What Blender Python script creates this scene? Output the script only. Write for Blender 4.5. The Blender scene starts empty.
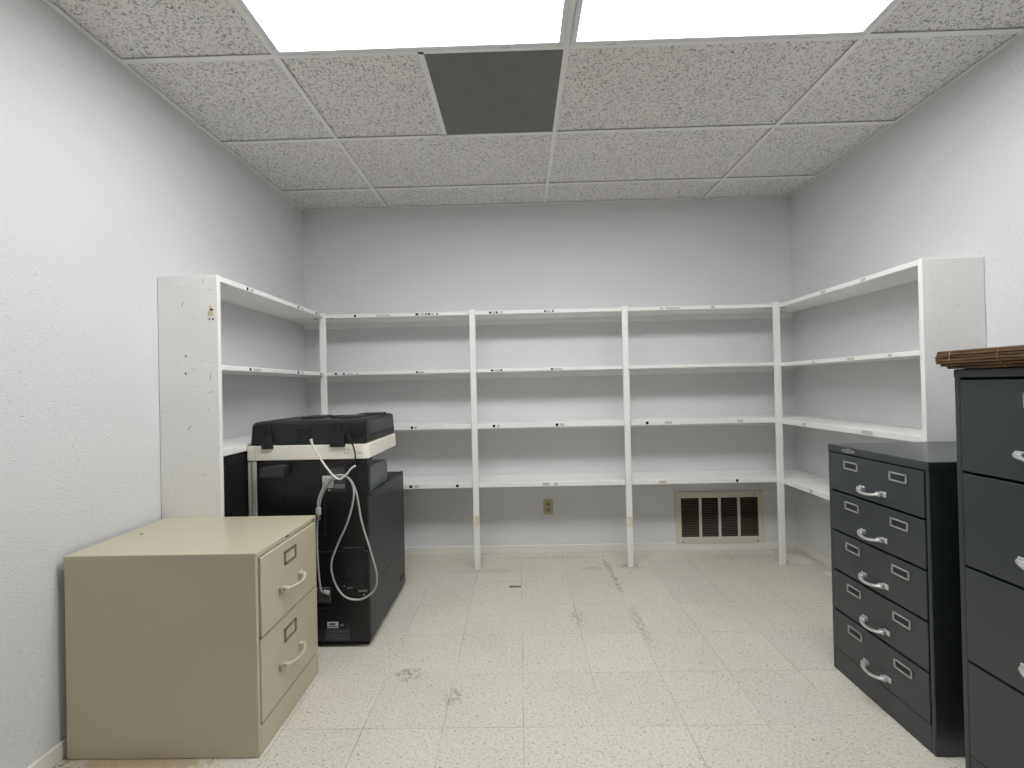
import bpy, bmesh, math, random
from mathutils import Vector, Matrix
random.seed(7)
S = bpy.context.scene
COL = S.collection
PI = math.pi
R = math.radians

# ------------------------------------------------------------------ camera
F_PX, YAW, PITCH, ROLL, CAM_H = 431.47, -0.01525, 0.00575, 0.0222, 1.2847
def cam_dir(u, w, d):                       # right, up, forward in the unrolled camera -> world
    c, s = math.cos(PITCH), math.sin(PITCH)
    Y, Z = c*d - s*w, s*d + c*w
    c, s = math.cos(YAW), math.sin(YAW)
    return Vector((c*u + s*Y, -s*u + c*Y, Z))
cr, sr = math.cos(ROLL), math.sin(ROLL)
ax_x = cam_dir(cr, -sr, 0); ax_y = cam_dir(sr, cr, 0); ax_z = -cam_dir(0, 0, 1)
cam_data = bpy.data.cameras.new('camera'); cam = bpy.data.objects.new('camera', cam_data); COL.objects.link(cam)
cam.matrix_world = Matrix(((ax_x.x, ax_y.x, ax_z.x, 0), (ax_x.y, ax_y.y, ax_z.y, 0), (ax_x.z, ax_y.z, ax_z.z, CAM_H), (0, 0, 0, 1)))
cam_data.sensor_fit = 'HORIZONTAL'; cam_data.sensor_width = 36.0
cam_data.lens = F_PX/1024*36.0; cam_data.clip_start = 0.02
S.camera = cam

# ------------------------------------------------------------------ world, exposure
W = bpy.data.worlds.new('world'); S.world = W; W.use_nodes = True
W.node_tree.nodes['Background'].inputs[0].default_value = (0.8, 0.85, 0.9, 1)
W.node_tree.nodes['Background'].inputs[1].default_value = 0.05
vs = S.view_settings
vs.view_transform = 'Standard'; vs.look = 'None'; vs.gamma = 1.0; vs.use_curve_mapping = False
vs.exposure = 0.0
LIGHT_POWER = 14.8                           # radiance of the fluorescent diffusers

# ------------------------------------------------------------------ room measures
XL, XR, YB, YF, ZC = -1.653, 2.108, 3.3315, -1.3, 2.692
XM = 0.231; TW = 1.2192; TH = 0.6096
ROWS = [YB, 3.0056, 2.396, 1.7864, 1.1768, 0.5672, -0.0424, -0.652, -1.2616]
COLS = [XL, XM-TW, XM, XM+TW, XR]

# ------------------------------------------------------------------ material helpers
def srgb(r, g, b):
    f = lambda v: (v/255/12.92) if v/255 <= 0.04045 else ((v/255+0.055)/1.055)**2.4
    return (f(r), f(g), f(b), 1)
class NT:
    def __init__(s, name):
        s.m = bpy.data.materials.new(name); s.m.use_nodes = True; s.t = s.m.node_tree; s.n = s.t.nodes
        s.b = s.n['Principled BSDF']
    def new(s, typ, **kw):
        n = s.n.new(typ)
        for k, v in kw.items(): setattr(n, k, v)
        return n
    def link(s, a, b): s.t.links.new(a, b)
    def val(s, sock, v):
        if hasattr(v, 'is_output'): s.link(v, sock)
        else: sock.default_value = v
    def coord(s): return s.new('ShaderNodeTexCoord').outputs['Object']
    def math(s, op, a, b=0.0, c=0.0):
        n = s.new('ShaderNodeMath', operation=op)
        for i, v in enumerate((a, b, c)): s.val(n.inputs[i], v)
        return n.outputs[0]
    def noise(s, vec, scale, detail=2, rough=0.5):
        n = s.new('ShaderNodeTexNoise'); s.link(vec, n.inputs['Vector'])
        n.inputs['Scale'].default_value = scale; n.inputs['Detail'].default_value = detail; n.inputs['Roughness'].default_value = rough
        return n.outputs['Fac']
    def ramp(s, v, a, b):
        n = s.new('ShaderNodeMapRange'); n.clamp = True
        s.val(n.inputs['Value'], v); n.inputs['From Min'].default_value = a; n.inputs['From Max'].default_value = b
        return n.outputs['Result']
    def mix(s, f, a, b):
        n = s.new('ShaderNodeMix', data_type='RGBA'); s.val(n.inputs['Factor'], f)
        s.val(n.inputs['A'] if False else n.inputs[6], a); s.val(n.inputs[7], b)
        return n.outputs[2]
    def mapping(s, vec, scale=(1, 1, 1), loc=(0, 0, 0)):
        n = s.new('ShaderNodeMapping'); s.link(vec, n.inputs['Vector'])
        n.inputs['Scale'].default_value = scale; n.inputs['Location'].default_value = loc
        return n.outputs[0]
    def bump(s, h, strength=0.2, dist=0.002):
        n = s.new('ShaderNodeBump'); n.inputs['Strength'].default_value = strength; n.inputs['Distance'].default_value = dist
        s.link(h, n.inputs['Height']); s.link(n.outputs[0], s.b.inputs['Normal'])
    def out(s, col=None, rough=None, metal=None, spec=None):
        if col is not None: s.val(s.b.inputs['Base Color'], col)
        if rough is not None: s.val(s.b.inputs['Roughness'], rough)
        if metal is not None: s.b.inputs['Metallic'].default_value = metal
        if spec is not None: s.b.inputs['Specular IOR Level'].default_value = spec
        return s.m

def plain(name, col, rough=0.5, metal=0.0, spec=0.5, var=0.06, vscale=14, bump=0.0, bscale=300):
    t = NT(name); c = t.coord()
    k = t.noise(c, vscale, 3)
    lo = tuple(v*(1-var) for v in col[:3])+(1,); hi = tuple(min(1, v*(1+var)) for v in col[:3])+(1,)
    colr = t.mix(k, lo, hi)
    if bump: t.bump(t.noise(c, bscale, 2), bump, 0.001)
    return t.out(colr, rough, metal, spec)

def wall_material():
    t = NT('painted_wall'); c = t.coord()
    base = t.mix(t.noise(c, 1.6, 3), srgb(216, 216, 217), srgb(223, 223, 224))
    st = t.mapping(c, (1, 1, 2.6))
    n1 = t.noise(st, 60, 3, 0.65)
    scuff = t.math('MULTIPLY', t.ramp(n1, 0.64, 0.70), t.ramp(t.noise(c, 2.2, 2), 0.46, 0.60))
    scuff = t.math('MULTIPLY', scuff, 0.5)
    col = t.mix(scuff, base, srgb(120, 118, 116))
    h = t.math('ADD', t.noise(st, 60, 3, 0.6), t.math('MULTIPLY', t.noise(c, 190, 2), 0.5))
    t.bump(h, 0.55, 0.004)
    return t.out(col, 0.55, 0, 0.35)

def shelf_material():
    t = NT('white_shelf_paint'); c = t.coord()
    base = t.mix(t.noise(c, 5, 3), srgb(234, 233, 230), srgb(243, 242, 239))
    st = t.mapping(c, (1, 1, 5))
    dirt = t.math('MULTIPLY', t.ramp(t.noise(c, 38, 4, 0.7), 0.64, 0.74), 0.42)
    str_ = t.math('MULTIPLY', t.ramp(t.noise(st, 16, 3, 0.6), 0.66, 0.72), 0.25)
    col = t.mix(t.math('MAXIMUM', dirt, str_), base, srgb(140, 136, 130))
    t.bump(t.noise(c, 90, 3), 0.25, 0.002)
    return t.out(col, 0.42, 0, 0.4)

def floor_material():
    t = NT('vinyl_floor_tile'); c = t.coord()
    sep = t.new('ShaderNodeSeparateXYZ'); t.link(c, sep.inputs[0])
    T = 0.3048
    u = t.math('DIVIDE', t.math('SUBTRACT', sep.outputs[0], -0.0097-20*T), T)
    v = t.math('DIVIDE', t.math('SUBTRACT', sep.outputs[1], 1.6336-20*T), T)
    def seam(a):
        fr = t.math('FRACT', a); d = t.math('MINIMUM', fr, t.math('SUBTRACT', 1.0, fr))
        return t.math('SUBTRACT', 1.0, t.ramp(d, 0.0015, 0.0065))
    # wide soft wander so some seams read darker than others
    wear = t.ramp(t.noise(c, 2.3, 2), 0.38, 0.66)
    seams = t.math('MULTIPLY', t.math('MAXIMUM', seam(u), t.math('MULTIPLY', seam(v), 0.75)), t.math('ADD', t.math('MULTIPLY', wear, 0.8), 0.12))
    cell = t.new('ShaderNodeCombineXYZ'); t.link(t.math('FLOOR', u), cell.inputs[0]); t.link(t.math('FLOOR', v), cell.inputs[1])
    wn = t.new('ShaderNodeTexWhiteNoise', noise_dimensions='3D'); t.link(cell.outputs[0], wn.inputs['Vector'])
    base = t.mix(wn.outputs['Value'], srgb(214, 209, 197), srgb(207, 205, 194))
    base = t.mix(t.math('MULTIPLY', t.ramp(t.noise(c, 3.1, 3), 0.45, 0.75), 0.5), base, srgb(206, 195, 181))
    chip = t.ramp(t.noise(t.mapping(c, (1, 1.4, 1)), 85, 2, 0.6), 0.55, 0.62)
    base = t.mix(t.math('MULTIPLY', chip, 0.75), base, srgb(178, 173, 158))
    chip3 = t.ramp(t.noise(t.mapping(c, (1.3, 1, 1), (7, 3, 1)), 95, 2, 0.6), 0.56, 0.62)
    base = t.mix(t.math('MULTIPLY', chip3, 0.6), base, srgb(226, 223, 214))
    chip2 = t.ramp(t.noise(t.mapping(c, (1, 1, 1), (3, 9, 4)), 70, 2, 0.7), 0.66, 0.69)
    base = t.mix(t.math('MULTIPLY', chip2, 0.85), base, srgb(96, 90, 80))
    base = t.mix(seams, base, srgb(128, 122, 110))
    # old scuffs and stains with their own outlines
    tot = None
    stn = t.noise(t.mapping(c, (1, 1, 1), (1, 2, 3)), 26, 4, 0.75)
    brk = t.ramp(t.noise(t.mapping(c, (1, 1, 1), (4, 2, 6)), 48, 4, 0.75), 0.46, 0.58)
    for (x, y, rx, ry, k) in [(0.755, 3.06, 0.10, 0.06, 0.9), (0.60, 3.08, 0.03, 0.12, 0.8), (0.606, 2.85, 0.02, 0.22, 0.75), (0.50, 3.04, 0.10, 0.03, .6),
                              (0.296, 2.40, 0.045, 0.11, 0.5), (0.62, 2.33, 0.03, 0.22, 0.55), (-0.52, 1.94, 0.07, 0.05, 0.7), (-0.30, 1.80, 0.05, 0.07, 0.55),
                              (0.24, 3.24, 0.45, 0.04, 0.35), (-0.3, 3.02, 0.30, 0.04, 0.35), (1.6, 3.2, 0.4, 0.06, 0.35), (-1.62, 1.35, 0.06, 0.4, 0.8)]:
        dx = t.math('DIVIDE', t.math('SUBTRACT', sep.outputs[0], x), rx); dy = t.math('DIVIDE', t.math('SUBTRACT', sep.outputs[1], y), ry)
        d = t.math('SQRT', t.math('ADD', t.math('MULTIPLY', dx, dx), t.math('MULTIPLY', dy, dy)))
        m = t.math('MULTIPLY', t.ramp(t.math('SUBTRACT', t.math('ADD', stn, 0.62), t.math('MULTIPLY', d, 0.55)), 0.55, 0.85), k)
        tot = m if tot is None else t.math('MAXIMUM', tot, m)
    base = t.mix(t.math('MULTIPLY', tot, brk), base, srgb(118, 102, 84))
    # yellow-brown patch in front of the beige cabinet
    dx = t.math('DIVIDE', t.math('SUBTRACT', sep.outputs[0], -1.35), 0.22); dy = t.math('DIVIDE', t.math('SUBTRACT', sep.outputs[1], 1.49), 0.06)
    d = t.math('SQRT', t.math('ADD', t.math('MULTIPLY', dx, dx), t.math('MULTIPLY', dy, dy)))
    base = t.mix(t.math('MULTIPLY', t.ramp(t.math('SUBTRACT', t.math('ADD', stn, 0.7), t.math('MULTIPLY', d, 0.5)), 0.55, 0.85), 0.7), base, srgb(168, 146, 96))
    # spilled white paint by the right corner post
    for (x, y, rx, ry) in [(1.98, 3.14, 0.09, 0.10), (2.04, 2.86, 0.05, 0.06)]:
        dx = t.math('DIVIDE', t.math('SUBTRACT', sep.outputs[0], x), rx); dy = t.math('DIVIDE', t.math('SUBTRACT', sep.outputs[1], y), ry)
        d = t.math('SQRT', t.math('ADD', t.math('MULTIPLY', dx, dx), t.math('MULTIPLY', dy, dy)))
        base = t.mix(t.math('MULTIPLY', t.ramp(t.math('SUBTRACT', t.math('ADD', stn, 0.6), t.math('MULTIPLY', d, 0.55)), 0.55, 0.62), 0.8), base, srgb(228, 226, 220))
    rough = t.math('ADD', 0.36, t.math('MULTIPLY', t.noise(c, 6, 3), 0.22))
    h = t.math('SUBTRACT', t.math('MULTIPLY', t.noise(c, 60, 2), 0.25), t.math('MAXIMUM', seam(u), seam(v)))
    t.bump(h, 0.25, 0.001)
    return t.out(base, rough, 0, 0.4)

def ceiling_material():
    t = NT('fissured_ceiling_tile'); c = t.coord()
    base = t.mix(t.noise(c, 3, 2), srgb(234, 232, 228), srgb(241, 239, 236))
    n = t.noise(c, 70, 2, 0.6); n2 = t.noise(t.mapping(c, (1, 1, 1), (5, 1, 2)), 58, 2, 0.6)
    # worm-shaped fissures: thin bands of a noise iso-line, broken up by a second noise
    band = t.math('SUBTRACT', 1.0, t.ramp(t.math('ABSOLUTE', t.math('SUBTRACT', n2, 0.5)), 0.010, 0.030))
    worm = t.math('MULTIPLY', band, t.ramp(n, 0.46, 0.52))
    pin = t.ramp(t.noise(t.mapping(c, (1, 1, 1), (2, 8, 1)), 110, 2, 0.5), 0.62, 0.67)
    dark = t.math('MAXIMUM', worm, pin)
    col = t.mix(t.math('MULTIPLY', dark, 0.88), base, srgb(122, 120, 117))
    t.bump(t.math('SUBTRACT', t.math('MULTIPLY', t.noise(c, 130, 3), 0.4), dark), 0.6, 0.002)
    return t.out(col, 0.9, 0, 0.1)

def emitter(name, col, strength):
    t = NT(name); t.b.inputs['Base Color'].default_value = (0.85, 0.86, 0.87, 1)
    t.b.inputs['Emission Color'].default_value = col; t.b.inputs['Emission Strength'].default_value = strength
    t.b.inputs['Roughness'].default_value = 0.5
    return t.m

def vent_material():
    t = NT('dark_vent_panel'); c = t.coord()
    col = t.mix(t.noise(c, 9, 4, 0.6), srgb(110, 111, 109), srgb(128, 128, 125))
    streak = t.ramp(t.noise(t.mapping(c, (16, 1.5, 1)), 3, 3), 0.66, 0.74)
    col = t.mix(t.math('MULTIPLY', streak, 0.25), col, srgb(150, 150, 146))
    vo = t.new('ShaderNodeTexVoronoi'); vo.inputs['Scale'].default_value = 160; t.link(c, vo.inputs['Vector'])
    t.bump(vo.outputs['Distance'], 0.3, 0.001)
    return t.out(col, 0.7, 0, 0.3)

def beige_material():
    t = NT('putty_enamel'); c = t.coord()
    col = t.mix(t.noise(c, 4, 3), srgb(191, 184, 159), srgb(195, 188, 164))
    spot = t.math('MULTIPLY', t.ramp(t.noise(c, 120, 2, 0.6), 0.74, 0.78), 0.35)
    col = t.mix(spot, col, srgb(222, 216, 198))
    return t.out(col, 0.30, 0, 0.7)

def reed_material():
    t = NT('brown_reed'); c = t.coord()
    k = t.noise(t.mapping(c, (60, 4, 60)), 2.0, 3, 0.6)
    col = t.mix(t.ramp(k, 0.35, 0.65), srgb(46, 33, 22), srgb(112, 85, 58))
    col = t.mix(t.math('MULTIPLY', t.ramp(t.noise(t.mapping(c, (90, 3, 90), (4, 1, 2)), 2.0, 2), 0.6, 0.72), 0.6), col, srgb(150, 124, 92))
    return t.out(col, 0.5, 0, 0.4)

M = {}
M['wall'] = wall_material(); M['shelf'] = shelf_material(); M['floor'] = floor_material(); M['ceiling'] = ceiling_material()
M['vent'] = vent_material(); M['beige'] = beige_material(); M['reed'] = reed_material()
M['diffuser'] = emitter('fluorescent_diffuser', (0.975, 0.988, 1.0, 1), LIGHT_POWER)
M['grid'] = plain('painted_grid_metal', srgb(240, 239, 236), 0.45, 0, 0.4, 0.05, 6)
M['fixture'] = plain('white_fixture_frame', srgb(226, 227, 228), 0.4, 0, 0.4, 0.03)
M['base'] = plain('cream_baseboard_paint', srgb(228, 226, 218), 0.5, 0, 0.4, 0.05, 5)
M['mark'] = plain('black_residue', srgb(24, 23, 22), 0.7, 0, 0.3, 0.2, 60)
M['paper'] = plain('old_paper_label', srgb(198, 198, 194), 0.7, 0, 0.2, 0.15, 90)
M['bare'] = plain('bare_chipped_wood', srgb(198, 193, 182), 0.8, 0, 0.2, 0.2, 60)
M['bare_dark'] = plain('scraped_wood', srgb(150, 142, 128), 0.8, 0, 0.2, 0.2, 60)
M['reed_tie'] = plain('tan_binding_thread', srgb(150, 128, 98), 0.7, 0, 0.2, 0.2, 60)
M['tape'] = plain('yellowed_tape', srgb(220, 208, 178), 0.5, 0, 0.4, 0.12, 40)
M['slate'] = plain('slate_grey_enamel', srgb(57, 62, 64), 0.26, 0, 0.55, 0.06, 7, 0.12, 700)
M['slate_dark'] = plain('slate_gap_shade', srgb(18, 19, 20), 0.7, 0, 0.2)  # near-black colour stands for the shade in the drawer gaps
M['beige_dark'] = plain('putty_gap_shade', srgb(56, 50, 40), 0.7, 0, 0.2)  # putty darkened to draw the shade between its drawers
M['chrome'] = plain('brushed_chrome', srgb(226, 226, 224), 0.32, 0.75, 0.5, 0.05, 40)
M['silver'] = plain('silver_label_frame', srgb(170, 170, 167), 0.35, 0.35, 0.5, 0.05, 40)
M['nickel'] = plain('dull_nickel', srgb(178, 176, 170), 0.38, 0.7, 0.5, 0.06, 40)
M['steel_paint'] = plain('putty_handle_metal', srgb(200, 194, 172), 0.3, 0.2, 0.5, 0.05, 40)
M['frame_tan'] = plain('tarnished_label_frame', srgb(132, 122, 98), 0.4, 0.4, 0.5, 0.1, 60)
M['card_dark'] = plain('dark_label_slot', srgb(46, 50, 53), 0.6, 0, 0.3)
M['card_beige'] = plain('putty_label_card', srgb(196, 188, 164), 0.5, 0, 0.4)
M['black'] = plain('black_copier_plastic', srgb(25, 27, 31), 0.42, 0, 0.5, 0.10, 8, 0.10, 600)
M['black2'] = plain('black_copier_panel', srgb(17, 18, 21), 0.4, 0, 0.5, 0.10, 8, 0.08, 600)
M['black_side'] = plain('charcoal_copier_side', srgb(44, 47, 51), 0.42, 0, 0.5, 0.06, 8, 0.08, 600)
M['charcoal'] = plain('charcoal_plastic', srgb(104, 108, 110), 0.5, 0, 0.4, 0.05, 8)
M['cream'] = plain('cream_copier_plastic', srgb(238, 234, 222), 0.45, 0, 0.4, 0.03, 8)
M['column'] = plain('grey_cream_column', srgb(190, 187, 178), 0.45, 0, 0.4, 0.03, 8)
M['cord'] = plain('grey_cord_rubber', srgb(172, 172, 168), 0.45, 0, 0.4, 0.05, 60)
M['tie'] = plain('off_white_strap', srgb(222, 220, 212), 0.5, 0, 0.4, 0.05, 60)
M['socket'] = plain('grey_socket_plastic', srgb(84, 85, 86), 0.5, 0, 0.4)
M['lab_w'] = plain('white_sticker', srgb(206, 207, 207), 0.5, 0, 0.3, 0.03)
M['lab_g'] = plain('grey_sticker', srgb(128, 128, 128), 0.5, 0, 0.3, 0.05)
M['lab_d'] = plain('dark_grey_sticker', srgb(66, 67, 70), 0.5, 0, 0.3, 0.05)
M['lab_d2'] = plain('dull_grey_metal', srgb(112, 106, 96), 0.6, 0.1, 0.3)
M['print'] = plain('printed_lines', srgb(96, 97, 98), 0.6, 0, 0.3)
M['ink'] = plain('dark_ink', srgb(40, 40, 42), 0.6, 0, 0.3)
M['board'] = plain('black_board', srgb(20, 20, 20), 0.6, 0, 0.3, 0.08, 6)
M['almond'] = plain('almond_outlet_plastic', srgb(176, 168, 134), 0.4, 0, 0.5, 0.05, 30)
M['almond_dark'] = plain('aged_outlet_plastic', srgb(140, 132, 100), 0.4, 0, 0.5, 0.05, 30)
M['grille'] = plain('cream_grille_paint', srgb(206, 202, 188), 0.45, 0, 0.4, 0.04, 12)
M['louver'] = plain('dark_louver_metal', srgb(72, 66, 59), 0.5, 0.2, 0.4, 0.2, 12)
M['void'] = plain('duct_interior', srgb(14, 13, 12), 0.9, 0, 0.1)

# ------------------------------------------------------------------ mesh helpers
class MB:
    def __init__(s): s.bm = bmesh.new(); s.mats = []
    def mi(s, m):
        if m not in s.mats: s.mats.append(m)
        return s.mats.index(m)
    def _paint(s, faces, m):
        i = s.mi(m)
        for f in faces: f.material_index = i
    def box(s, x0, x1, y0, y1, z0, z1, m, bev=0.0, seg=2):
        r = bmesh.ops.create_cube(s.bm, size=1)
        for v in r['verts']:
            v.co = Vector(((x0+x1)/2 + v.co.x*(x1-x0), (y0+y1)/2 + v.co.y*(y1-y0), (z0+z1)/2 + v.co.z*(z1-z0)))
        fs = list({f for v in r['verts'] for f in v.link_faces}); s._paint(fs, m)
        if bev > 0:
            es = list({e for v in r['verts'] for e in v.link_edges})
            q = bmesh.ops.bevel(s.bm, geom=es, offset=bev, segments=seg, profile=0.5, affect='EDGES')
            s._paint(q['faces'], m)
        return s
    def cyl(s, c, axis, r, h, m, seg=20, r2=None):
        q = bmesh.ops.create_cone(s.bm, cap_ends=True, segments=seg, radius1=r, radius2=r if r2 is None else r2, depth=h)
        rot = Vector((0, 0, 1)).rotation_difference(Vector(axis)).to_matrix()
        for v in q['verts']: v.co = rot @ v.co + Vector(c)
        fs = list({f for v in q['verts'] for f in v.link_faces}); s._paint(fs, m)
        for f in fs:
            if len(f.verts) == 4: f.smooth = True
        return s
    def prism(s, pts, axis, a, b, m, bev=0.0):      # polygon in the two other axes, swept along `axis` from a to b
        def P(p, t):
            return {'x': (t, p[0], p[1]), 'y': (p[0], t, p[1]), 'z': (p[0], p[1], t)}[axis]
        va = [s.bm.verts.new(P(p, a)) for p in pts]; vb = [s.bm.verts.new(P(p, b)) for p in pts]
        fs = [s.bm.faces.new(va), s.bm.faces.new(vb[::-1])]; n = len(pts)
        for i in range(n): fs.append(s.bm.faces.new((va[i], vb[i], vb[(i+1) % n], va[(i+1) % n])))
        s._paint(fs, m)
        bmesh.ops.recalc_face_normals(s.bm, faces=fs)
        if bev > 0:
            es = list({e for f in fs for e in f.edges})
            q = bmesh.ops.bevel(s.bm, geom=es, offset=bev, segments=2, profile=0.5, affect='EDGES'); s._paint(q['faces'], m)
        return s
    def tube(s, pts, r, m, seg=10, smooth=True, sub=6, flat=None):
        P = [Vector(p) for p in pts]
        if smooth and len(P) > 2:
            Q = []
            for i in range(len(P)-1):
                p0, p1, p2, p3 = P[max(i-1, 0)], P[i], P[i+1], P[min(i+2, len(P)-1)]
                for k in range(sub):
                    t = k/sub
                    Q.append(0.5*((2*p1) + (p2-p0)*t + (2*p0-5*p1+4*p2-p3)*t*t + (3*p1-p0-3*p2+p3)*t**3))
            Q.append(P[-1]); P = Q
        rings = []; up = None; n = len(P)
        for i, p in enumerate(P):
            d = (P[min(i+1, n-1)] - P[max(i-1, 0)]).normalized()
            if up is None:
                up = Vector((0, 0, 1)) if abs(d.z) < 0.9 else Vector((1, 0, 0))
            up = (up - d*up.dot(d)).normalized(); sd = d.cross(up)
            rr = r(i/(n-1)) if callable(r) else r
            fl = flat or 1.0
            rings.append([s.bm.verts.new(p + (up*math.cos(a)*fl + sd*math.sin(a))*rr) for a in [2*PI*k/seg for k in range(seg)]])
        fs = []
        for i in range(n-1):
            for k in range(seg):
                fs.append(s.bm.faces.new((rings[i][k], rings[i][(k+1) % seg], rings[i+1][(k+1) % seg], rings[i+1][k])))
        for f in fs: f.smooth = True
        fs += [s.bm.faces.new(rings[0][::-1]), s.bm.faces.new(rings[-1])]
        s._paint(fs, m); bmesh.ops.recalc_face_normals(s.bm, faces=fs)
        return s
    def build(s, name, parent=None, label=None, loc=None):
        me = bpy.data.meshes.new(name); s.bm.to_mesh(me); s.bm.free()
        for m in s.mats: me.materials.append(m)
        o = bpy.data.objects.new(name, me); COL.objects.link(o)
        if loc: o.location = loc
        if parent: o.parent = parent
        if label: o['label'] = label
        return o

def empty(name, loc, rz, label, cat, group=None):
    o = bpy.data.objects.new(name, None); COL.objects.link(o); o.location = loc; o.rotation_euler = (0, 0, rz)
    o['label'] = label; o['category'] = cat
    if group: o['group'] = group
    return o
def tag(o, label, cat, group=None):
    o['label'] = label; o['category'] = cat
    if group: o['group'] = group
    return o
def struct(o): o['kind'] = 'structure'; return o
def copy_tree(o, parent=None):
    c = o.copy(); COL.objects.link(c)
    if parent: c.parent = parent
    for ch in list(o.children): copy_tree(ch, c)
    return c

# ------------------------------------------------------------------ room shell
struct(MB().box(XL-.1, XR+.1, YF-.1, YB+.1, -.1, 0, M['floor']).build('floor'))
struct(MB().box(XL-.1, XR+.1, YB, YB+.1, 0, ZC+.2, M['wall']).build('wall_back'))
struct(MB().box(XL-.1, XL, YF, YB, 0, ZC+.2, M['wall']).build('wall_left'))
struct(MB().box(XR, XR+.1, YF, YB, 0, ZC+.2, M['wall']).build('wall_right'))
struct(MB().box(XL-.1, XR+.1, YF-.1, YF, 0, ZC+.2, M['wall']).build('wall_front_bounce'))  # unseen wall behind the camera, added to close the room and bounce light
def baseboard(name, x0, x1, y0, y1):
    m = MB(); m.box(x0, x1, y0, y1, 0, .062, M['base'], .003)
    struct(m.build(name))
baseboard('baseboard_back', XL, XR, YB-.012, YB)
baseboard('baseboard_left', XL, XL+.012, YF, YB-.012)
baseboard('baseboard_right', XR-.012, XR, YF, YB-.012)
# suspended ceiling: lay-in tiles, leaving the two light bays and the vent bay open
m = MB(); XV = XM - TW/2
rows = [(ROWS[i+1], ROWS[i]) for i in range(len(ROWS)-1)] + [(YF, ROWS[-1])]
for ri, (y0, y1) in enumerate(rows):
    for ci in range(4):
        x0, x1 = COLS[ci], COLS[ci+1]
        if ri == 3 and ci in (1, 2): continue
        if ri == 2 and ci == 1:
            x1 = XV
        m.box(x0+.009, x1-.009, y0+.009, y1-.009, ZC+.004, ZC+.02, M['ceiling'])
m.box(XL, XR, YF, YB, ZC+.17, ZC+.2, M['void'])
struct(m.build('ceiling'))
# T-bar grid and wall angle
m = MB(); gw = .012
for x in COLS[1:4]: m.box(x-gw, x+gw, YF, YB, ZC-.004, ZC, M['grid'], .001, 1)
for y in ROWS[1:]: m.box(XL, XR, y-gw, y+gw, ZC-.0036, ZC, M['grid'])
m.box(XV-gw, XV+gw, ROWS[3], ROWS[2], ZC-.0036, ZC, M['grid'])
m.box(XL, XR, YB-.02, YB, ZC-.004, ZC, M['grid'])
m.box(XL, XL+.02, YF, YB, ZC-.004, ZC, M['grid']); m.box(XR-.02, XR, YF, YB, ZC-.004, ZC, M['grid'])
struct(m.build('trim_1'))

# ------------------------------------------------------------------ ceiling lights and vent panel
def ceiling_light(x0, x1, label):
    y0, y1 = ROWS[4], ROWS[3]
    t = empty('ceiling_light', ((x0+x1)/2, (y0+y1)/2, ZC), 0, label, 'ceiling light', 'fluorescent troffer lights')
    hx, hy = (x1-x0)/2-.013, (y1-y0)/2-.013; fw = .024
    h = MB()                                     # sheet-metal housing above the lens
    h.box(-hx, hx, -hy, -hy+.002, .002, .11, M['fixture']); h.box(-hx, hx, hy-.002, hy, .002, .11, M['fixture'])
    h.box(-hx, -hx+.002, -hy, hy, .002, .11, M['fixture']); h.box(hx-.002, hx, -hy, hy, .002, .11, M['fixture'])
    h.box(-hx, hx, -hy, hy, .11, .113, M['fixture']); h.build('housing', t)
    f = MB()
    for (a, b, c, d) in [(-hx, hx, -hy, -hy+fw), (-hx, hx, hy-fw, hy), (-hx, -hx+fw, -hy+fw, hy-fw), (hx-fw, hx, -hy+fw, hy-fw)]:
        f.box(a, b, c, d, -.012, .004, M['fixture'], .002, 1)
    f.build('door_frame', t)
    MB().box(-hx+fw, hx-fw, -hy+fw, hy-fw, -.004, .002, M['diffuser']).build('diffuser', t, 'glowing white lens')
    for sx in (-.36, .30):
        MB().box(sx*hx*2-.02, sx*hx*2+.02, hy-.014, hy-.006, -.016, -.011, M['nickel'], .001, 1).build('latch', t)
    return t
ceiling_light(COLS[1], COLS[2], 'left one of the two glowing fluorescent lights, in front of the dark vent panel')
ceiling_light(COLS[2], COLS[3], 'right one of the two glowing fluorescent lights, in front of plain ceiling tiles')
v = empty('ceiling_vent', ((XV+XM)/2, (ROWS[2]+ROWS[3])/2, ZC), 0, 'dark grey square vent panel set among the white ceiling tiles', 'vent')
MB().box(-TH/2+.012, TH/2-.012, -TH/2+.012, TH/2-.012, -.001, .012, M['vent']).build('panel', v)
d = MB()
for k, s_ in enumerate((.15, .11, .07)):
    for i in range(4):
        a0 = i*PI/2+.0; a1 = a0+PI/2
        d.tube([(s_*math.cos(a0)*.7, s_*math.sin(a0)*.7, -.001), (s_*math.cos(a1)*.7, s_*math.sin(a1)*.7, -.001)], .0012, M['vent'], 6, False)
d.build('embossed_diamond', v)

# ------------------------------------------------------------------ built-in shelving
TOPS = [1.826, 1.414, 1.024, .606]; TK = [.026, .024, .034, .034]
FY = 3.058                                           # front line of the back shelves
def marked_shelf(m, axis, a0, a1, front, back, z, tk, marks):
    """one board; its front edge carries the torn label scraps and residue the photo shows"""
    if axis == 'x':
        m.box(a0, a1, front, back, z-tk, z, M['shelf'], .0025, 1)
        for (p, w, k) in marks: m.box(p-w/2, p+w/2, front-.0012, front+.004, z-tk*.5-tk*.27, z-tk*.5+tk*.27, M[k])
    else:
        f0, f1 = min(front, back), max(front, back); sg = 1 if back > front else -1
        m.box(f0, f1, a0, a1, z-tk, z, M['shelf'], .0025, 1)
        for (p, w, k) in marks:
            x0, x1 = sorted((front-.0012*sg, front+.004*sg)); m.box(x0, x1, p-w/2, p+w/2, z-tk*.5-tk*.27, z-tk*.5+tk*.27, M[k])
b = empty('wall_shelving', (.22, 3.2, 0), 0, 'long white painted shelving with four open shelves across the back wall', 'shelving')
POSTX = [-1.384, -.318, .757, 1.814]
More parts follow.
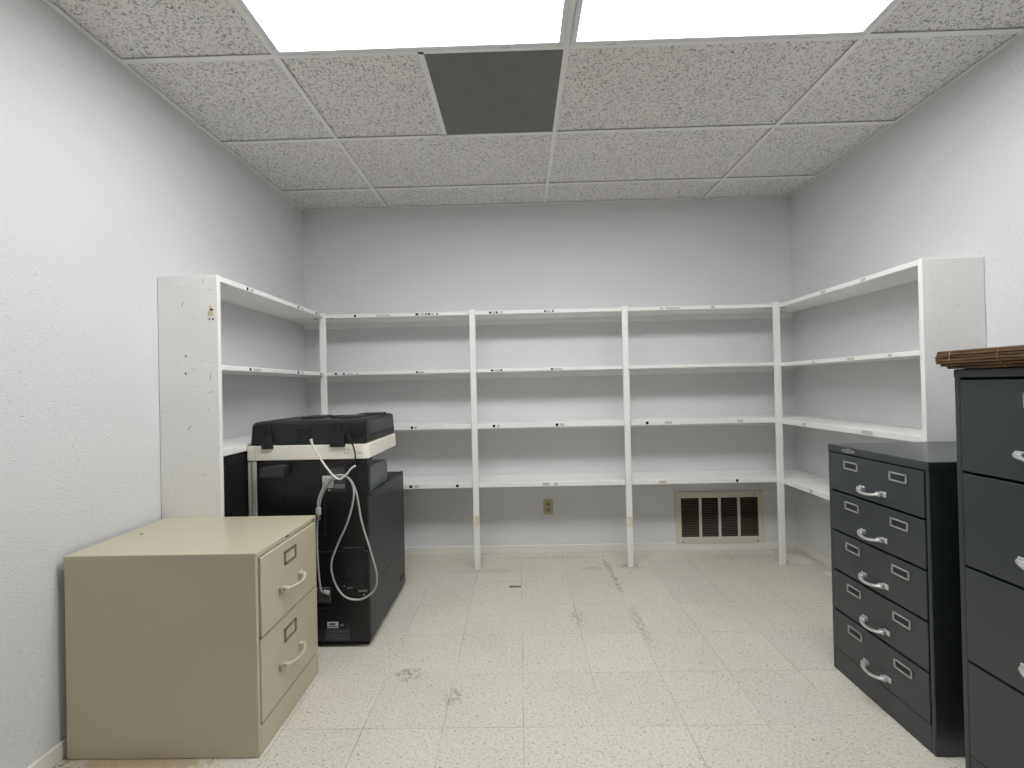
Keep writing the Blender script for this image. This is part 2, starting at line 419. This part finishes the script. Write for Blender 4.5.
def rel(m, name, root, label=None):                # build in world coords, parent without moving
    o = m.build(name, root, label)
    o.matrix_parent_inverse = (Matrix.Translation(root.location) @ Matrix.Rotation(root.rotation_euler.z, 4, 'Z')).inverted()
    return o
MARKS = {0: [(-1.156, .016, 'mark'), (-.955, .10, 'paper'), (-.712, .022, 'mark'), (-.675, .03, 'paper'), (-.648, .010, 'mark'), (-.626, .016, 'mark'), (-.60, .02, 'paper'), (-.569, .010, 'mark'),
             (-.191, .014, 'mark'), (-.165, .03, 'paper'), (-.142, .012, 'mark'), (-.11, .02, 'bare'), (.199, .012, 'mark'), (.225, .03, 'paper'), (.255, .01, 'mark'), (1.02, .02, 'bare'), (1.10, .10, 'paper'), (1.38, .03, 'bare')],
         1: [(-1.301, .016, 'mark'), (-1.244, .013, 'mark'), (-1.20, .04, 'paper'), (-1.15, .015, 'bare'), (-.721, .014, 'mark'), (-.69, .04, 'paper'), (-.185, .016, 'mark'), (-.15, .04, 'paper'), (-.12, .012, 'mark'), (.239, .016, 'mark'), (.28, .06, 'paper')],
         2: [(-.765, .016, 'mark'), (-.74, .02, 'paper'), (-.181, .018, 'mark'), (-.15, .02, 'paper'), (.265, .02, 'mark'), (.30, .03, 'bare'), (1.05, .05, 'bare'), (.9, .02, 'mark'), (1.55, .04, 'bare')],
         3: [(-.781, .02, 'mark'), (-.74, .03, 'paper'), (-.45, .02, 'mark'), (.18, .05, 'bare'), (.249, .03, 'paper'), (1.52, .016, 'mark'), (1.0, .05, 'bare')]}
for i, (z, tk) in enumerate(zip(TOPS, TK)):
    m = MB(); marked_shelf(m, 'x', XL+.002, XR-.002, FY, YB-.001, z, tk, MARKS[i]); rel(m, 'shelf', b)
    m = MB(); m.box(XL+.002, XR-.002, YB-.02, YB-.001, z-tk-.038, z-tk, M['shelf'], .001, 1); rel(m, 'cleat', b)
for i, x in enumerate(POSTX):
    m = MB()
    m.box(x-.021, x+.021, FY-.022, FY, 0, 1.834, M['shelf'], .003, 1)
    m.box(x-.007, x+.007, FY-.0222, FY-.02, .9, 1.83, M['shelf'])
    o = rel(m, 'post', b)
    if i in (1, 2):
        z0 = .30 if i == 1 else .275
        t_ = MB(); t_.box(x-.010, x+.0195, FY-.0232, FY-.0195, z0+.01, z0+.08, M['tape']); t_.build('tape_strip', o, 'yellowed strip of old tape')
for o in b.children:
    for ch in o.children: ch.matrix_parent_inverse = Matrix.Identity(4)
for x in (POSTX[0], POSTX[3]):                     # dark nail strips where the corner boards meet the posts
    m = MB(); m.box(x-.075, x+.075, FY+.004, FY+.012, 1.797, 1.8005, M['mark']); rel(m, 'corner_bracket', b, 'thin dark bracket under the top board')

def side_unit(name, side, label, marks):
    fx = -1.372 if side < 0 else 1.828             # front line
    wx = XL+.001 if side < 0 else XR-.001
    r = empty(name, ((fx+wx)/2, 2.5, 0), 0, label, 'bookcase')
    x0, x1 = min(fx, wx), max(fx, wx); yp = 1.957 if side < 0 else 1.970; yb = FY-.023
    m = MB(); m.box(x0, x1, yp, yp+.022, 0, 1.828 if side < 0 else 1.822, M['shelf'], .003, 1)
    # bare edge band on the front of the end panel
    ep = rel(m, 'end_panel', r)
    for i, (z, tk) in enumerate(zip(TOPS if side < 0 else [v-.006 for v in TOPS], TK)):
        m = MB(); sh0 = fx if side > 0 or i < 3 else fx-.028
        ln = Vector((sh0, 0, 0))
        marked_shelf(m, 'y', yp+.0225, yb, sh0, wx, z, tk, marks.get(i, []))
        rel(m, 'shelf', r)
    return r, ep
LM = {0: [(2.178, .012, 'mark'), (2.215, .03, 'paper'), (2.688, .016, 'mark'), (2.737, .04, 'paper'), (2.93, .02, 'mark'), (2.97, .03, 'paper')],
      1: [(2.19, .014, 'mark'), (2.248, .06, 'paper'), (2.672, .02, 'mark'), (2.72, .03, 'paper'), (2.98, .014, 'mark')]}
RM = {0: [(2.6, .04, 'bare'), (2.3, .03, 'bare')], 1: [(2.4, .05, 'bare'), (2.15, .02, 'bare'), (2.7, .03, 'bare')], 2: [(2.3, .07, 'bare'), (2.8, .04, 'bare')], 3: [(2.75, .03, 'bare')]}
lu, lep = side_unit('bookcase', -1, 'white open bookcase with blank end panel on left wall, behind the copier', LM)
ru, rep = side_unit('bookcase', 1, 'white open bookcase on right wall, behind the short grey cabinet', RM)
def fix_child(o):                                   # children of a mesh that already carries world-space vertices
    o.matrix_parent_inverse = Matrix.Identity(4)
m = MB()
m.box(-1.411, -1.397, 1.9545, 1.958, 1.655, 1.688, M['tape']); m.box(-1.417, -1.391, 1.954, 1.958, 1.642, 1.662, M['tape'], .001, 1)
m.box(-1.406, -1.394, 1.9535, 1.958, 1.664, 1.672, M['mark']); m.box(-1.414, -1.408, 1.954, 1.958, 1.650, 1.657, M['mark'])
m.box(-1.414, -1.408, 1.955, 1.958, 1.622, 1.628, M['mark']); m.box(-1.398, -1.391, 1.955, 1.958, 1.621, 1.627, M['mark'])
fix_child(m.build('tape_remnant', lep, 'crumpled yellowed tape with dark bits'))
for (x, z) in [(-1.524, 1.457), (-1.526, 1.377)]:
    m = MB(); m.cyl((x, 1.957, z), (0, 1, 0), .004, .003, M['mark'], 10); fix_child(m.build('nail_hole', lep))
for (x, z, dx, dz) in [(-1.534, 1.697, .012, .022), (-1.512, 1.13, .014, .018), (-1.412, 1.36, .004, .026), (-1.422, 1.21, .006, .004)]:
    m = MB(); m.tube([(x-dx/2, 1.9568, z-dz/2), (x+dx/2, 1.9568, z+dz/2)], .0014, M['bare_dark'], 6, False); fix_child(m.build('scratch', lep))

# black board beneath the third shelf of the left bookcase
tag(MB().box(-1.396, -1.376, 1.99, 2.86, 0, .984, M['board'], .002, 1).build('black_board'), 'plain black board upright below the left bookcase shelf, beside the copier', 'board')

# ------------------------------------------------------------------ wall outlet and return-air grille
o = empty('wall_outlet', (.207, YB, .353), 0, 'small almond electrical outlet on the back wall under the shelves', 'outlet')
MB().box(-.036, .036, -.006, 0, -.058, .058, M['almond'], .003).build('cover_plate', o)
for dz in (-.022, .022):
    m = MB(); m.cyl((0, -.007, dz), (0, 1, 0), .0165, .004, M['almond_dark'], 24)
    for sx in (-.006, .006): m.box(sx-.0015, sx+.0015, -.0095, -.008, dz-.001, dz+.007, M['ink'])
    m.cyl((0, -.009, dz-.007), (0, 1, 0), .0022, .001, M['ink'], 10); m.build('receptacle', o)
MB().cyl((0, -.007, 0), (0, 1, 0), .0035, .003, M['nickel'], 12).build('screw', o)

g = empty('wall_grille', (1.512, YB, .25), 0, 'cream return-air grille with four dark louvered openings on the back wall', 'vent')
GW, GZ0, GZ1 = .332, -.198, .200
ow, oz0, oz1 = .292, -.146, .152
m = MB()
m.box(-GW, GW, -.014, 0, oz1, GZ1, M['grille'], .003); m.box(-GW, GW, -.014, 0, GZ0, oz0, M['grille'], .003)
m.box(-GW, -ow, -.014, 0, oz0-.004, oz1+.004, M['grille'], .003); m.box(ow, GW, -.014, 0, oz0-.004, oz1+.004, M['grille'], .003)
m.build('frame', g)
for k in (-1, 0, 1): MB().box(k*ow/2-.010, k*ow/2+.010, -.012, 0, oz0, oz1, M['grille'], .002, 1).build('divider', g)
MB().box(-ow, ow, -.0012, -.0002, oz0, oz1, M['void']).build('backing', g)
for k in range(4):
    x0 = -ow + k*ow/2 + (.011 if k else .001); x1 = -ow + (k+1)*ow/2 - (.011 if k < 3 else .001)
    m = MB()
    for i in range(15):
        z = oz0 + .01 + i*(oz1-oz0-.012)/15
        m.prism([(-.011, z), (-.010, z-.001), (-.0015, z+.0105), (-.0025, z+.0115)], 'x', x0, x1, M['louver'])
    m.build('louvers', g)
for (x, z) in [(-GW+.05, -.18), (GW-.05, -.18), (GW-.07, .178)]:
    MB().cyl((x, -.015, z), (0, 1, 0), .005, .004, M['mark'], 12).build('screw', g)

# ------------------------------------------------------------------ filing cabinets (local: front looks to -y, x along the front)
def arc_pull(m, cx, z, ln, m_, drop=.008, depth=.030):
    h = ln/2; pts = []
    for i in range(9):
        t = -1+2*i/8
        pts.append((cx+t*h*.93, -.012-depth*(1-t*t)**.8*0.8-.006, z-drop*(1-t*t)))
    m.tube(pts, lambda t: .0062+.0016*abs(2*t-1), m_, 10, True, 3, .75)
    for sx in (-1, 1):
        m.box(cx+sx*h*.86-.011, cx+sx*h*.86+.011, -.022, .0, z-.008, z+.008, m_, .0035)
        m.box(cx+sx*h*.98-.013, cx+sx*h*.98+.013, -.006, .0, z-.010, z+.010, m_, .002, 1)
def label_frame(parent, cx, cz, w, h, mf, mc, dy, t=.006):
    m = MB()
    m.box(cx-w/2, cx+w/2, dy-.004, dy, cz+h/2-t, cz+h/2, mf, .001, 1); m.box(cx-w/2, cx+w/2, dy-.004, dy, cz-h/2, cz-h/2+t, mf, .001, 1)
    m.box(cx-w/2, cx-w/2+t*1.2, dy-.004, dy, cz-h/2, cz+h/2, mf, .001, 1); m.box(cx+w/2-t*1.2, cx+w/2, dy-.004, dy, cz-h/2, cz+h/2, mf, .001, 1)
    o = m.build('label_holder', parent)
    MB().box(cx-w/2+t, cx+w/2-t, dy-.0015, dy, cz-h/2+t, cz+h/2-t, mc).build('label_card', o)
def carcass(root, w, dep, h, zt, zb, me, md, fr):
    m = MB()
    m.box(-w/2, -w/2+fr, 0, dep, 0, h-.002, me, .003, 1); m.box(w/2-fr, w/2, 0, dep, 0, h-.002, me, .003, 1)
    m.box(-w/2+fr, w/2-fr, dep-.015, dep, 0, h-.002, me)
    m.box(-w/2+fr, w/2-fr, .001, .03, 0, zb, me, .002, 1)
    m.build('body', root)
    MB().box(-w/2-.001, w/2+.001, -.001, dep, zt, h, me, .004).build('top', root)
    MB().box(-w/2+fr, w/2-fr, .022, .05, zb-.01, zt, md).build('gap_shade_panel', root)  # recessed dark panel: shade of the drawer gaps put into its colour
def drawer(root, w, z0, z1, me, proud=.002):
    m = MB(); m.box(-w/2, w/2, -proud, .02, z0, z1, me, .003)
    return m.build('drawer', root)

# short five-drawer cabinet
Fx = 1.382
c5 = empty('filing_cabinet', (Fx, 1.7235, 0), -PI/2, 'short dark grey five-drawer card file cabinet, in front of right bookcase', 'filing cabinet')
carcass(c5, .474, .66, .997, .966, .095, M['slate'], M['slate_dark'], .013)
zz = [.966, .797, .622, .447, .272, .095]
for i in range(5):
    dr = drawer(c5, .442, zz[i+1]+.004, zz[i]-.004, M['slate'])
    zc = zz[i+1]
    m = MB(); arc_pull(m, .004, zc+.045, .106, M['chrome'], .008, .024); m.build('handle', dr, 'curved chrome pull')
    lt = .936 if i == 0 else zz[i]-.032
    for cx in (-.102, .122): label_frame(dr, cx, lt-.016, .076, .034, M['silver'], M['card_dark'], -.002)
m = MB(); m.prism([(-.116+.036*math.cos(a)*(1 if abs(math.sin(a)) < .9 else .9), .981+.0075*math.sin(a)) for a in [2*PI*k/20 for k in range(20)]], 'y', -.0035, -.001, M['nickel'])
m.prism([(-.116-.012, .987), (-.116+.012, .987), (-.116, .9915)], 'y', -.0035, -.001, M['nickel'])
bd = m.build('badge', c5, 'small oval nickel maker plate')
m = MB()
for k in range(7): m.box(-.116-.024+k*.007, -.116-.024+k*.007+.004, -.0042, -.0033, .9785, .9835, M['ink'])
m.build('badge_lettering', bd)

# tall four-drawer cabinet
c4 = empty('filing_cabinet', (Fx+.004, 1.157, 0), -PI/2, 'tall dark grey four-drawer filing cabinet at right edge, under brown reed stack', 'filing cabinet')
carcass(c4, .478, .66, 1.308, 1.281, .10, M['slate'], M['slate_dark'], .018)
zz = [1.278, .986, .692, .396, .10]
for i in range(4):
    dr = drawer(c4, .436, zz[i+1]+.004, zz[i]-.004, M['slate'])
    m = MB(); arc_pull(m, .004, zz[i+1]+.078, .130, M['chrome'], .008, .024); m.build('handle', dr, 'curved chrome pull')
    label_frame(dr, 0, zz[i]-.062, .095, .042, M['silver'], M['lab_g'], -.002)
    MB().cyl((.092, -.008, zz[i+1]+.078), (0, 1, 0), .006, .014, M['chrome'], 12).build('thumb_latch', dr)

# beige two-drawer cabinet
c2 = empty('filing_cabinet', (-.938, 1.731, 0), PI/2, 'beige putty two-drawer filing cabinet in the left foreground', 'filing cabinet')
carcass(c2, .448, .688, .719, .697, .10, M['beige'], M['beige_dark'], .014)
for i, (z0, z1, pr) in enumerate([(.411, .694, .007), (.108, .404, .002)]):
    dr = drawer(c2, .412, z0, z1, M['beige'], pr)
    hz = .524 if i == 0 else .231
    m = MB(); arc_pull(m, -.004, hz, .150, M['steel_paint'], .004); m.build('handle', dr, 'curved putty-coloured metal pull').location = (0, -pr+.002, 0)
    label_frame(dr, -.012, .632 if i == 0 else .331, .088, .052, M['frame_tan'], M['card_beige'], -pr, .009)
    m = MB(); m.box(-.097, -.085, -pr-.012, -pr, hz-.014, hz+.012, M['nickel'], .002, 1); m.build('thumb_latch', dr, 'small metal thumb latch')
m = MB(); m.box(-.032, -.006, -.0016, -.0005, .705, .710, M['mark']); m.build('maker_slot', c2, 'tiny dark name slot')
m = MB(); m.cyl((.188, -.003, .708), (0, 1, 0), .007, .008, M['nickel'], 16); m.cyl((.188, -.0075, .708), (0, 1, 0), .004, .002, M['ink'], 12); m.build('lock', c2, 'round metal lock')
m = MB(); m.cyl((.0, .605, .7192), (0, 0, 1), .006, .0008, M['mark'], 12); m.build('bolt_hole', c2, 'small dark hole in the top')

# ------------------------------------------------------------------ reed stack on the tall cabinet
rs = empty('reed_mat', (1.618, 1.170, 1.3085), 0, 'folded stack of brown woven reed matting on top of tall cabinet', 'mat')
prof = [(.022, .0), (.010, .008), (.003, .016), (.0, .024), (.001, .032), (.003, .040), (.005, .048)]
random.seed(11)
for li, (dx, dz) in enumerate(prof):
    m = MB(); x0 = -.275+dx; x1 = .30-dx
    n = int((x1-x0)/.0115)
    for k in range(n):
        x = x0 + k*.0115
        e0 = -.255+random.uniform(-.006, .004); e1 = .236 - dx*.75 + random.uniform(-.004, .004)
        z = dz+.0048+random.uniform(-.0006, .0006)
        m.tube([(x, e0, z), (x, (e0+e1)/2+random.uniform(-.05, .05), z+random.uniform(-.0008, .0008)), (x, e1, z)], random.uniform(.0040, .0050), M['reed'], 7, False)
    for yb in (-.17, .055, .19):
        for k in range(0, n, 2):
            x = x0 + k*.0115
            m.tube([(x-.007, yb+.002*(-1)**k, dz+.0005), (x-.0062, yb, dz+.0050), (x-.0012, yb+.003, dz+.0094)], .0010, M['reed_tie'], 5, True, 2)
    m.build('reed_layer', rs)

# ------------------------------------------------------------------ copier (its back towards the camera)
cp = empty('photocopier', (-1.060, 2.472, 0), 0, 'large black office copier with cream scanner band, back turned, behind beige cabinet', 'copier')
ox, oy = -1.07, 2.49
X0, X1, Y0, Y1 = -1.336-ox, -.774-ox, 2.165-oy, 2.82-oy
def W2(x): return x-ox
# base with paper drawers, full depth
m = MB()
m.prism([(X0, Y0+.004), (X1-.005, Y0+.004), (X1-.001, Y0+.008), (X1-.001, Y1), (X0, Y1)], 'z', .03, .742, M['black_side'], .003)
m.box(X0+.02, X1-.02, Y0+.03, Y1-.03, .0, .03, M['black2'])
m.build('base', cp)
# rear tower carrying the scanner, with the curved cut-out above the output tray
pts = [(Y0+.004, .742), (2.215-oy, .742), (2.21-oy, .80), (2.208-oy, .85), (2.214-oy, .88), (2.232-oy, .912), (2.262-oy, .936), (2.262-oy, .942), (Y0+.004, .942)]
m = MB(); m.prism(pts, 'x', X0, X1-.003, M['black'], .0015); m.build('tower', cp)
m = MB(); m.box(X0+.005, -1.16-ox, 2.262-oy, Y1-.03, .742, .942, M['black2'], .004); m.build('left_tower', cp)
# right-hand side: panel grooves and vents
m = MB()
sx = X1-.0015
m.box(sx, sx+.0018, Y0+.012, Y1-.004, .480, .738, M['black_side'], .0008, 1)
m.box(sx, sx+.0018, Y0+.012, Y1-.004, .283, .474, M['black_side'], .0008, 1)
m.box(sx, sx+.0018, Y0+.012, Y1-.004, .04, .277, M['black_side'], .0008, 1)
m.box(sx, sx+.0018, Y0+.010, 2.205-oy, .745, .90, M['black'], .0008, 1)
sp = m.build('side_panel', cp)
m = MB()
for j in range(2):
    for i in range(7):
        y = 2.40-oy + i*.05; z = .700-j*.03
        m.prism([(y, z), (y+.034, z+.008), (y+.034, z+.004), (y, z-.004)], 'x', sx+.0015, sx+.0024, M['ink'])
m.build('vent_slots', sp)
for (y, z) in [(2.20, .60), (2.20, .47), (2.20, .41), (2.21, .23), (2.21, .12), (2.78, .50), (2.78, .40), (2.36, .55), (2.55, .20)]:
    m = MB(); m.cyl((sx+.002, y-oy, z), (1, 0, 0), .006, .0015, M['ink'], 12); m.build('screw', sp)
m = MB(); m.box(sx, sx+.003, 2.70-oy, 2.77-oy, .085, .115, M['ink'], .001, 1); m.build('grip_recess', sp)
# back panels
def bp(name, x0, x1, z0, z1, mm, y=-.0, th=.006, bev=.003, label=None, parent=None):
    m_ = MB(); m_.box(W2(x0), W2(x1), Y0-y-th+.006, Y0+.006-y, z0, z1, mm, bev, 1)
    return m_.build(name, parent or cp, label)
bp('back_panel', -1.334, -.778, .486, .936, M['black2'])
low = bp('back_panel', -1.334, -.778, .035, .480, M['black2'])
up = bp('back_cover', -1.20, -.99, .56, .77, M['black2'], .004, .006)
m = MB()
for k in range(7): m.box(W2(-1.26), W2(-1.06), Y0-.0012, Y0+.001, .60+k*.022, .606+k*.022, M['black'])
m.build('back_vents', cp)
m = MB(); m.prism([(-1.295-ox, .862), (-1.168-ox, .864), (-1.165-ox, .914), (-1.185-ox, .922), (-1.288-ox, .912)], 'y', Y0-.055, Y0+.002, M['black_side'], .006); m.build('duct_cover', cp)
rc = bp('connector_plate', -.893, -.805, .345, .500, M['black'], .003, .006)
bp('port', -.886, -.836, .298, .332, M['ink'], .002, .006)
m = MB(); m.box(W2(-.886), W2(-.836), Y0-.004, Y0+.001, .296, .300, M['lab_g']); m.box(W2(-.831), W2(-.787), Y0-.005, Y0+.001, .279, .287, M['lab_g'])
m.box(W2(-.906), W2(-.898), Y0-.004, Y0+.001, .306, .310, M['lab_g']); m.cyl((W2(-.784-.02), Y0-.001, .262), (0, 1, 0), .006, .006, M['lab_g'], 12)
for k in range(4): m.cyl((W2(-.873+k*.018), Y0-.001, .247), (0, 1, 0), .002, .004, M['lab_d'], 8)
m.build('port_trim', cp)
m = MB(); m.box(W2(-.862), W2(-.80), Y0-.004, Y0, .285, .485, M['black'], .002, 1); m.box(W2(-.90), W2(-.86), Y0-.0055, Y0, .4945, .498, M['lab_d'])
m.build('side_channel', cp)
so = bp('power_inlet', -1.054, -.972, .229, .304, M['socket'], .004, .010, .003, 'grey power socket')
m = MB(); m.box(W2(-1.002), W2(-.968), Y0-.012, Y0-.006, .262, .300, M['ink'], .003, 1); m.build('inlet_recess', so)
m = MB(); m.box(W2(-1.072), W2(-.965), Y0-.004, Y0, .222, .226, M['lab_d']); m.box(W2(-1.06), W2(-.952), Y0-.003, Y0, .198, .200, M['lab_d']); m.build('inlet_trim', so)
# labels
wl = bp('label_sticker', -1.002, -.947, .798, .859, M['lab_w'], .001, .006, 0, 'white printed sticker')
m = MB(); r2 = random.Random(3)
for i in range(5):
    for j in range(4):
        if r2.random() < .7: m.box(W2(-.999+j*.013), W2(-.999+j*.013+r2.uniform(.004, .011)), Y0-.0022, Y0-.0008, .803+i*.011, .8085+i*.011, M['print'])
m.build('printing', wl)
dl = bp('label_sticker', -.976, -.887, .777, .899, M['lab_d'], .0002, .006, 0, 'dark grey rating plate')
m = MB()
for i in range(4): m.box(W2(-.966), W2(-.966+.03+.035*((i*37) % 10)/10), Y0-.0014, Y0-.0002, .865+i*.0075, .868+i*.0075, M['print'])
m.build('printing', dl)
gl = bp('label_sticker', -.940, -.890, .794, .816, M['lab_g'], .0016, .006, 0, 'light grey sticker')
m = MB(); m.cyl((W2(-.968), Y0-.002, .787), (0, 1, 0), .004, .003, M['lab_w'], 10); m.build('screw', cp)
w2 = bp('label_sticker', -.991, -.936, .099, .130, M['lab_w'], .001, .006, 0, 'small white sticker near the floor')
m = MB(); m.box(W2(-.985), W2(-.942), Y0-.0022, Y0-.0008, .105, .109, M['print']); m.box(W2(-.98), W2(-.95), Y0-.0022, Y0-.0008, .114, .124, M['print']); m.build('printing', w2)
lo = bp('label_sticker', -1.002, -.877, .028+.01, .092, M['lab_d'], .0006, .006, 0, 'dark printed rating plate near the floor')
m = MB()
for (x0, x1, z0, z1) in [(-1.0, -.879, .088, .0895), (-1.0, -.879, .0395, .041), (-.96, -.955, .041, .072), (-.998, -.962, .052, .056), (-.998, -.962, .064, .068), (-.95, -.884, .046, .050), (-.95, -.884, .062, .064)]:
    m.box(W2(x0), W2(x1), Y0-.002, Y0-.0004, z0, z1, M['print'])
for k in range(8): m.box(W2(-.99+k*.013), W2(-.982+k*.013), Y0-.002, Y0-.0004, .078, .082, M['print'])
m.build('printing', lo)
m = MB(); m.box(W2(-.925), W2(-.919), Y0-.002, Y0, .108, .118, M['lab_g']); m.box(W2(-.916), W2(-.910), Y0-.002, Y0, .108, .118, M['lab_g']); m.box(W2(-.893), W2(-.887), Y0-.002, Y0, .098, .118, M['lab_d']); m.build('approval_marks', cp)
# cream column on the left rear corner
m = MB(); m.box(W2(-1.380), W2(-1.362), Y0+.001, Y0+.07, .05, .937, M['column'], .003, 1); m.box(W2(-1.357), W2(-1.334), Y0-.003, Y0+.07, .05, .937, M['column'], .003, 1)
m.box(W2(-1.364), W2(-1.355), Y0+.008, Y0+.07, .05, .937, M['print'])
m.build('column', cp, 'cream grooved column at the rear corner')
# scanner deck
m = MB(); m.prism([(W2(-1.378), Y0-.004), (W2(-.790), Y0-.004), (W2(-.768), Y0+.012), (W2(-.768), 2.645-oy), (W2(-.78), 2.66-oy), (W2(-1.378), 2.66-oy)], 'z', .940, 1.014, M['cream'], .004)
dk = m.build('scanner_deck', cp, 'cream band')
m = MB(); m.box(W2(-1.338), W2(-1.336), Y0-.0046, Y0, .942, 1.012, M['column']); m.box(W2(-1.304), W2(-1.232), Y0-.006, Y0+.02, .998, 1.016, M['fixture'], .002, 1)
m.build('deck_seam', dk)
m = MB()                                             # small square corner-bracket symbol and a line of print
for (a, b_) in [(-1, -1), (1, -1), (-1, 1), (1, 1)]:
    cx, cz = W2(-.8755)+a*.0095, .980+b_*.0095
    m.box(min(cx, cx-a*.006), max(cx, cx-a*.006), Y0-.0052, Y0-.003, cz-.001, cz+.001, M['ink']); m.box(cx-.001, cx+.001, Y0-.0052, Y0-.003, min(cz, cz-b_*.006), max(cz, cz-b_*.006), M['ink'])
m.build('symbol', dk); m = MB()
for k in range(5): m.box(W2(-.822+k*.005), W2(-.822+k*.005+.0035), Y0-.0052, Y0-.003, .969, .972, M['lab_g'])
m.build('printed_line', dk)
m = MB(); m.cyl((W2(-1.377), Y0+.02, 1.008), (0, 1, 0), .007, .03, M['black'], 16); m.build('hinge_pin', cp)
# document feeder lid
pr_ = [(Y0-.002, 1.016), (2.645-oy, 1.016), (2.650-oy, 1.045), (2.63-oy, 1.130), (2.60-oy, 1.141), (2.26-oy, 1.141), (Y0+.03, 1.139), (Y0+.006, 1.128)]
m = MB(); m.prism(pr_, 'x', W2(-1.362), W2(-.776), M['black'], .008)
for v_ in m.bm.verts:                                # the left end slopes down, as the photo shows
    if v_.co.x < W2(-1.30) and v_.co.z > 1.10: v_.co.z -= .009; v_.co.x += .005
fd = m.build('document_feeder', cp)
m = MB(); m.box(W2(-.7775), W2(-.7745), Y0+.03, 2.64-oy, 1.050, 1.054, M['ink']); m.box(W2(-.778), W2(-.7752), 2.21-oy, 2.60-oy, 1.064, 1.122, M['black_side'], .001, 1); m.build('lid_seam', fd)
m = MB()
for (x, w, y, l, hh) in [(-1.13, .11, 2.40, .16, .006), (-.90, .11, 2.33, .16, .008), (-.86, .13, 2.50, .14, .010), (-1.0, .05, 2.36, .10, .008)]:
    m.box(W2(x-w/2), W2(x+w/2), y-l/2-oy, y+l/2-oy, 1.130, 1.141+hh, M['black'], .008, 3)
m.build('lid_hump', fd)
for (x0, x1) in [(-1.119, -1.059), (-.865, -.790)]:
    m = MB(); m.box(W2(x0), W2(x1), Y0-.0045, Y0+.004, 1.050, 1.102, M['black2'], .002, 1); m.build('cap', fd)
for (x0, x1, s0, s1, zb) in [(-1.300, -1.244, -1.272, -1.256, .999), (-.956, -.882, -.926, -.906, 1.002)]:
    m = MB(); m.box(W2(x0), W2(x1), Y0-.014, Y0+.004, zb, 1.068, M['black'], .003); m.box(W2(s0), W2(s1), Y0-.010, Y0+.01, 1.066, 1.128, M['ink'], .002, 1)
    m.box(W2(s0)-.004, W2(s0), Y0-.012, Y0+.004, 1.06, 1.12, M['black'], .001, 1)
    m.build('hinge', cp)
# output tray and its rounded charcoal guide
m = MB(); m.prism([(2.235-oy, .742), (2.57-oy, .742), (2.585-oy, .80), (2.575-oy, .852), (2.545-oy, .874), (2.34-oy, .878), (2.26-oy, .866), (2.238-oy, .84)], 'x', W2(-1.0), W2(-.802), M['charcoal'], .006); m.build('tray_guide', cp, 'rounded charcoal tray guide')
m = MB(); m.box(W2(-1.16), X1-.002, 2.57-oy, Y1-.002, .742, .749, M['black_side'], .002, 1); m.box(X1-.012, X1-.001, 2.22-oy, Y1-.002, .742, .753, M['black_side'], .002, 1); m.build('output_tray', cp)
# paper drawer fronts on the far side
for (z0, z1) in [(.06, .27), (.285, .47), (.485, .72)]:
    m = MB(); m.box(X0+.02, X1-.02, Y1-.002, Y1+.012, z0, z1, M['black_side'], .004, 1); m.box(-.12, .12, Y1+.010, Y1+.0135, z1-.045, z1-.02, M['ink'], .002, 1); m.build('paper_drawer', cp)
m = MB(); m.tube([(W2(-.866), Y0-.010, 1.066), (W2(-.846), Y0-.022, 1.036), (W2(-.832), Y0-.016, .986), (W2(-.828), Y0-.014, .936), (W2(-.834), Y0-.004, .906)], .0035, M['ink'], 8); m.build('feeder_cable', cp, 'thin black cable')

# ------------------------------------------------------------------ looped power cord
cord = [(-.985, .285), (-1.007, .302), (-1.019, .442), (-1.021, .566), (-1.014, .665), (-.992, .765), (-.946, .829), (-.895, .860), (-.850, .847), (-.817, .776), (-.794, .637), (-.752, .487), (-.725, .377), (-.736, .303), (-.782, .259), (-.832, .247), (-.892, .266), (-.936, .331), (-.944, .430), (-.912, .524), (-.865, .623), (-.833, .722), (-.826, .801), (-.855, .857), (-.910, .868), (-.961, .829), (-.998, .760), (-1.004, .715)]
k = empty('power_cord', (-.895, 2.118, .24), 0, 'long grey power cord looped and hanging on the back of the copier', 'cord')
n = len(cord); pts = []
for i, (x, z) in enumerate(cord):
    y = 2.150 if i else 2.156
    if 6 <= i <= 12: y = 2.142
    if 17 < i: y = 2.130
    pts.append((x+.9, y-2.14, z-.24))
m = MB(); m.tube(pts, .0048, M['cord'], 10, True, 6); m.build('cable', k)
m = MB(); m.cyl((-.980+.9, 2.153-2.14, .284-.24), (1, 0, -.2), .011, .03, M['cord'], 14); m.build('inlet_plug', k)
m = MB(); m.box(-1.014+.9, -.991+.9, 2.120-2.14, 2.143-2.14, .672-.24, .712-.24, M['cord'], .006)
for sx in (-.006, .006): m.box(-1.0025+.9+sx-.001, -1.0025+.9+sx+.001, 2.13-2.14, 2.137-2.14, .648-.24, .669-.24, M['nickel'])
m.build('wall_plug', k)
m = MB(); m.tube([(x+.9, -.016, z-.24) for (x, z) in [(-1.030, 1.048), (-1.018, 1.014), (-.979, .944), (-.930, .876), (-.895, .850), (-.862, .868), (-.834, .900), (-.812, .914)]], lambda t: .0048+.003*max(0, 1-t*8), M['tie'], 10, True, 5)
m.build('hanging_strap', k, 'off-white strap bent in a V holding the loops')

# ------------------------------------------------------------------ scrap on the floor
m = MB(); m.box(-.088, -.014, 2.765, 2.783, 0, .003, M['lab_d2'], .001, 1)
tag(m.build('metal_strip'), 'tiny dark strip lying on the floor tiles, before the second shelf post', 'strip')
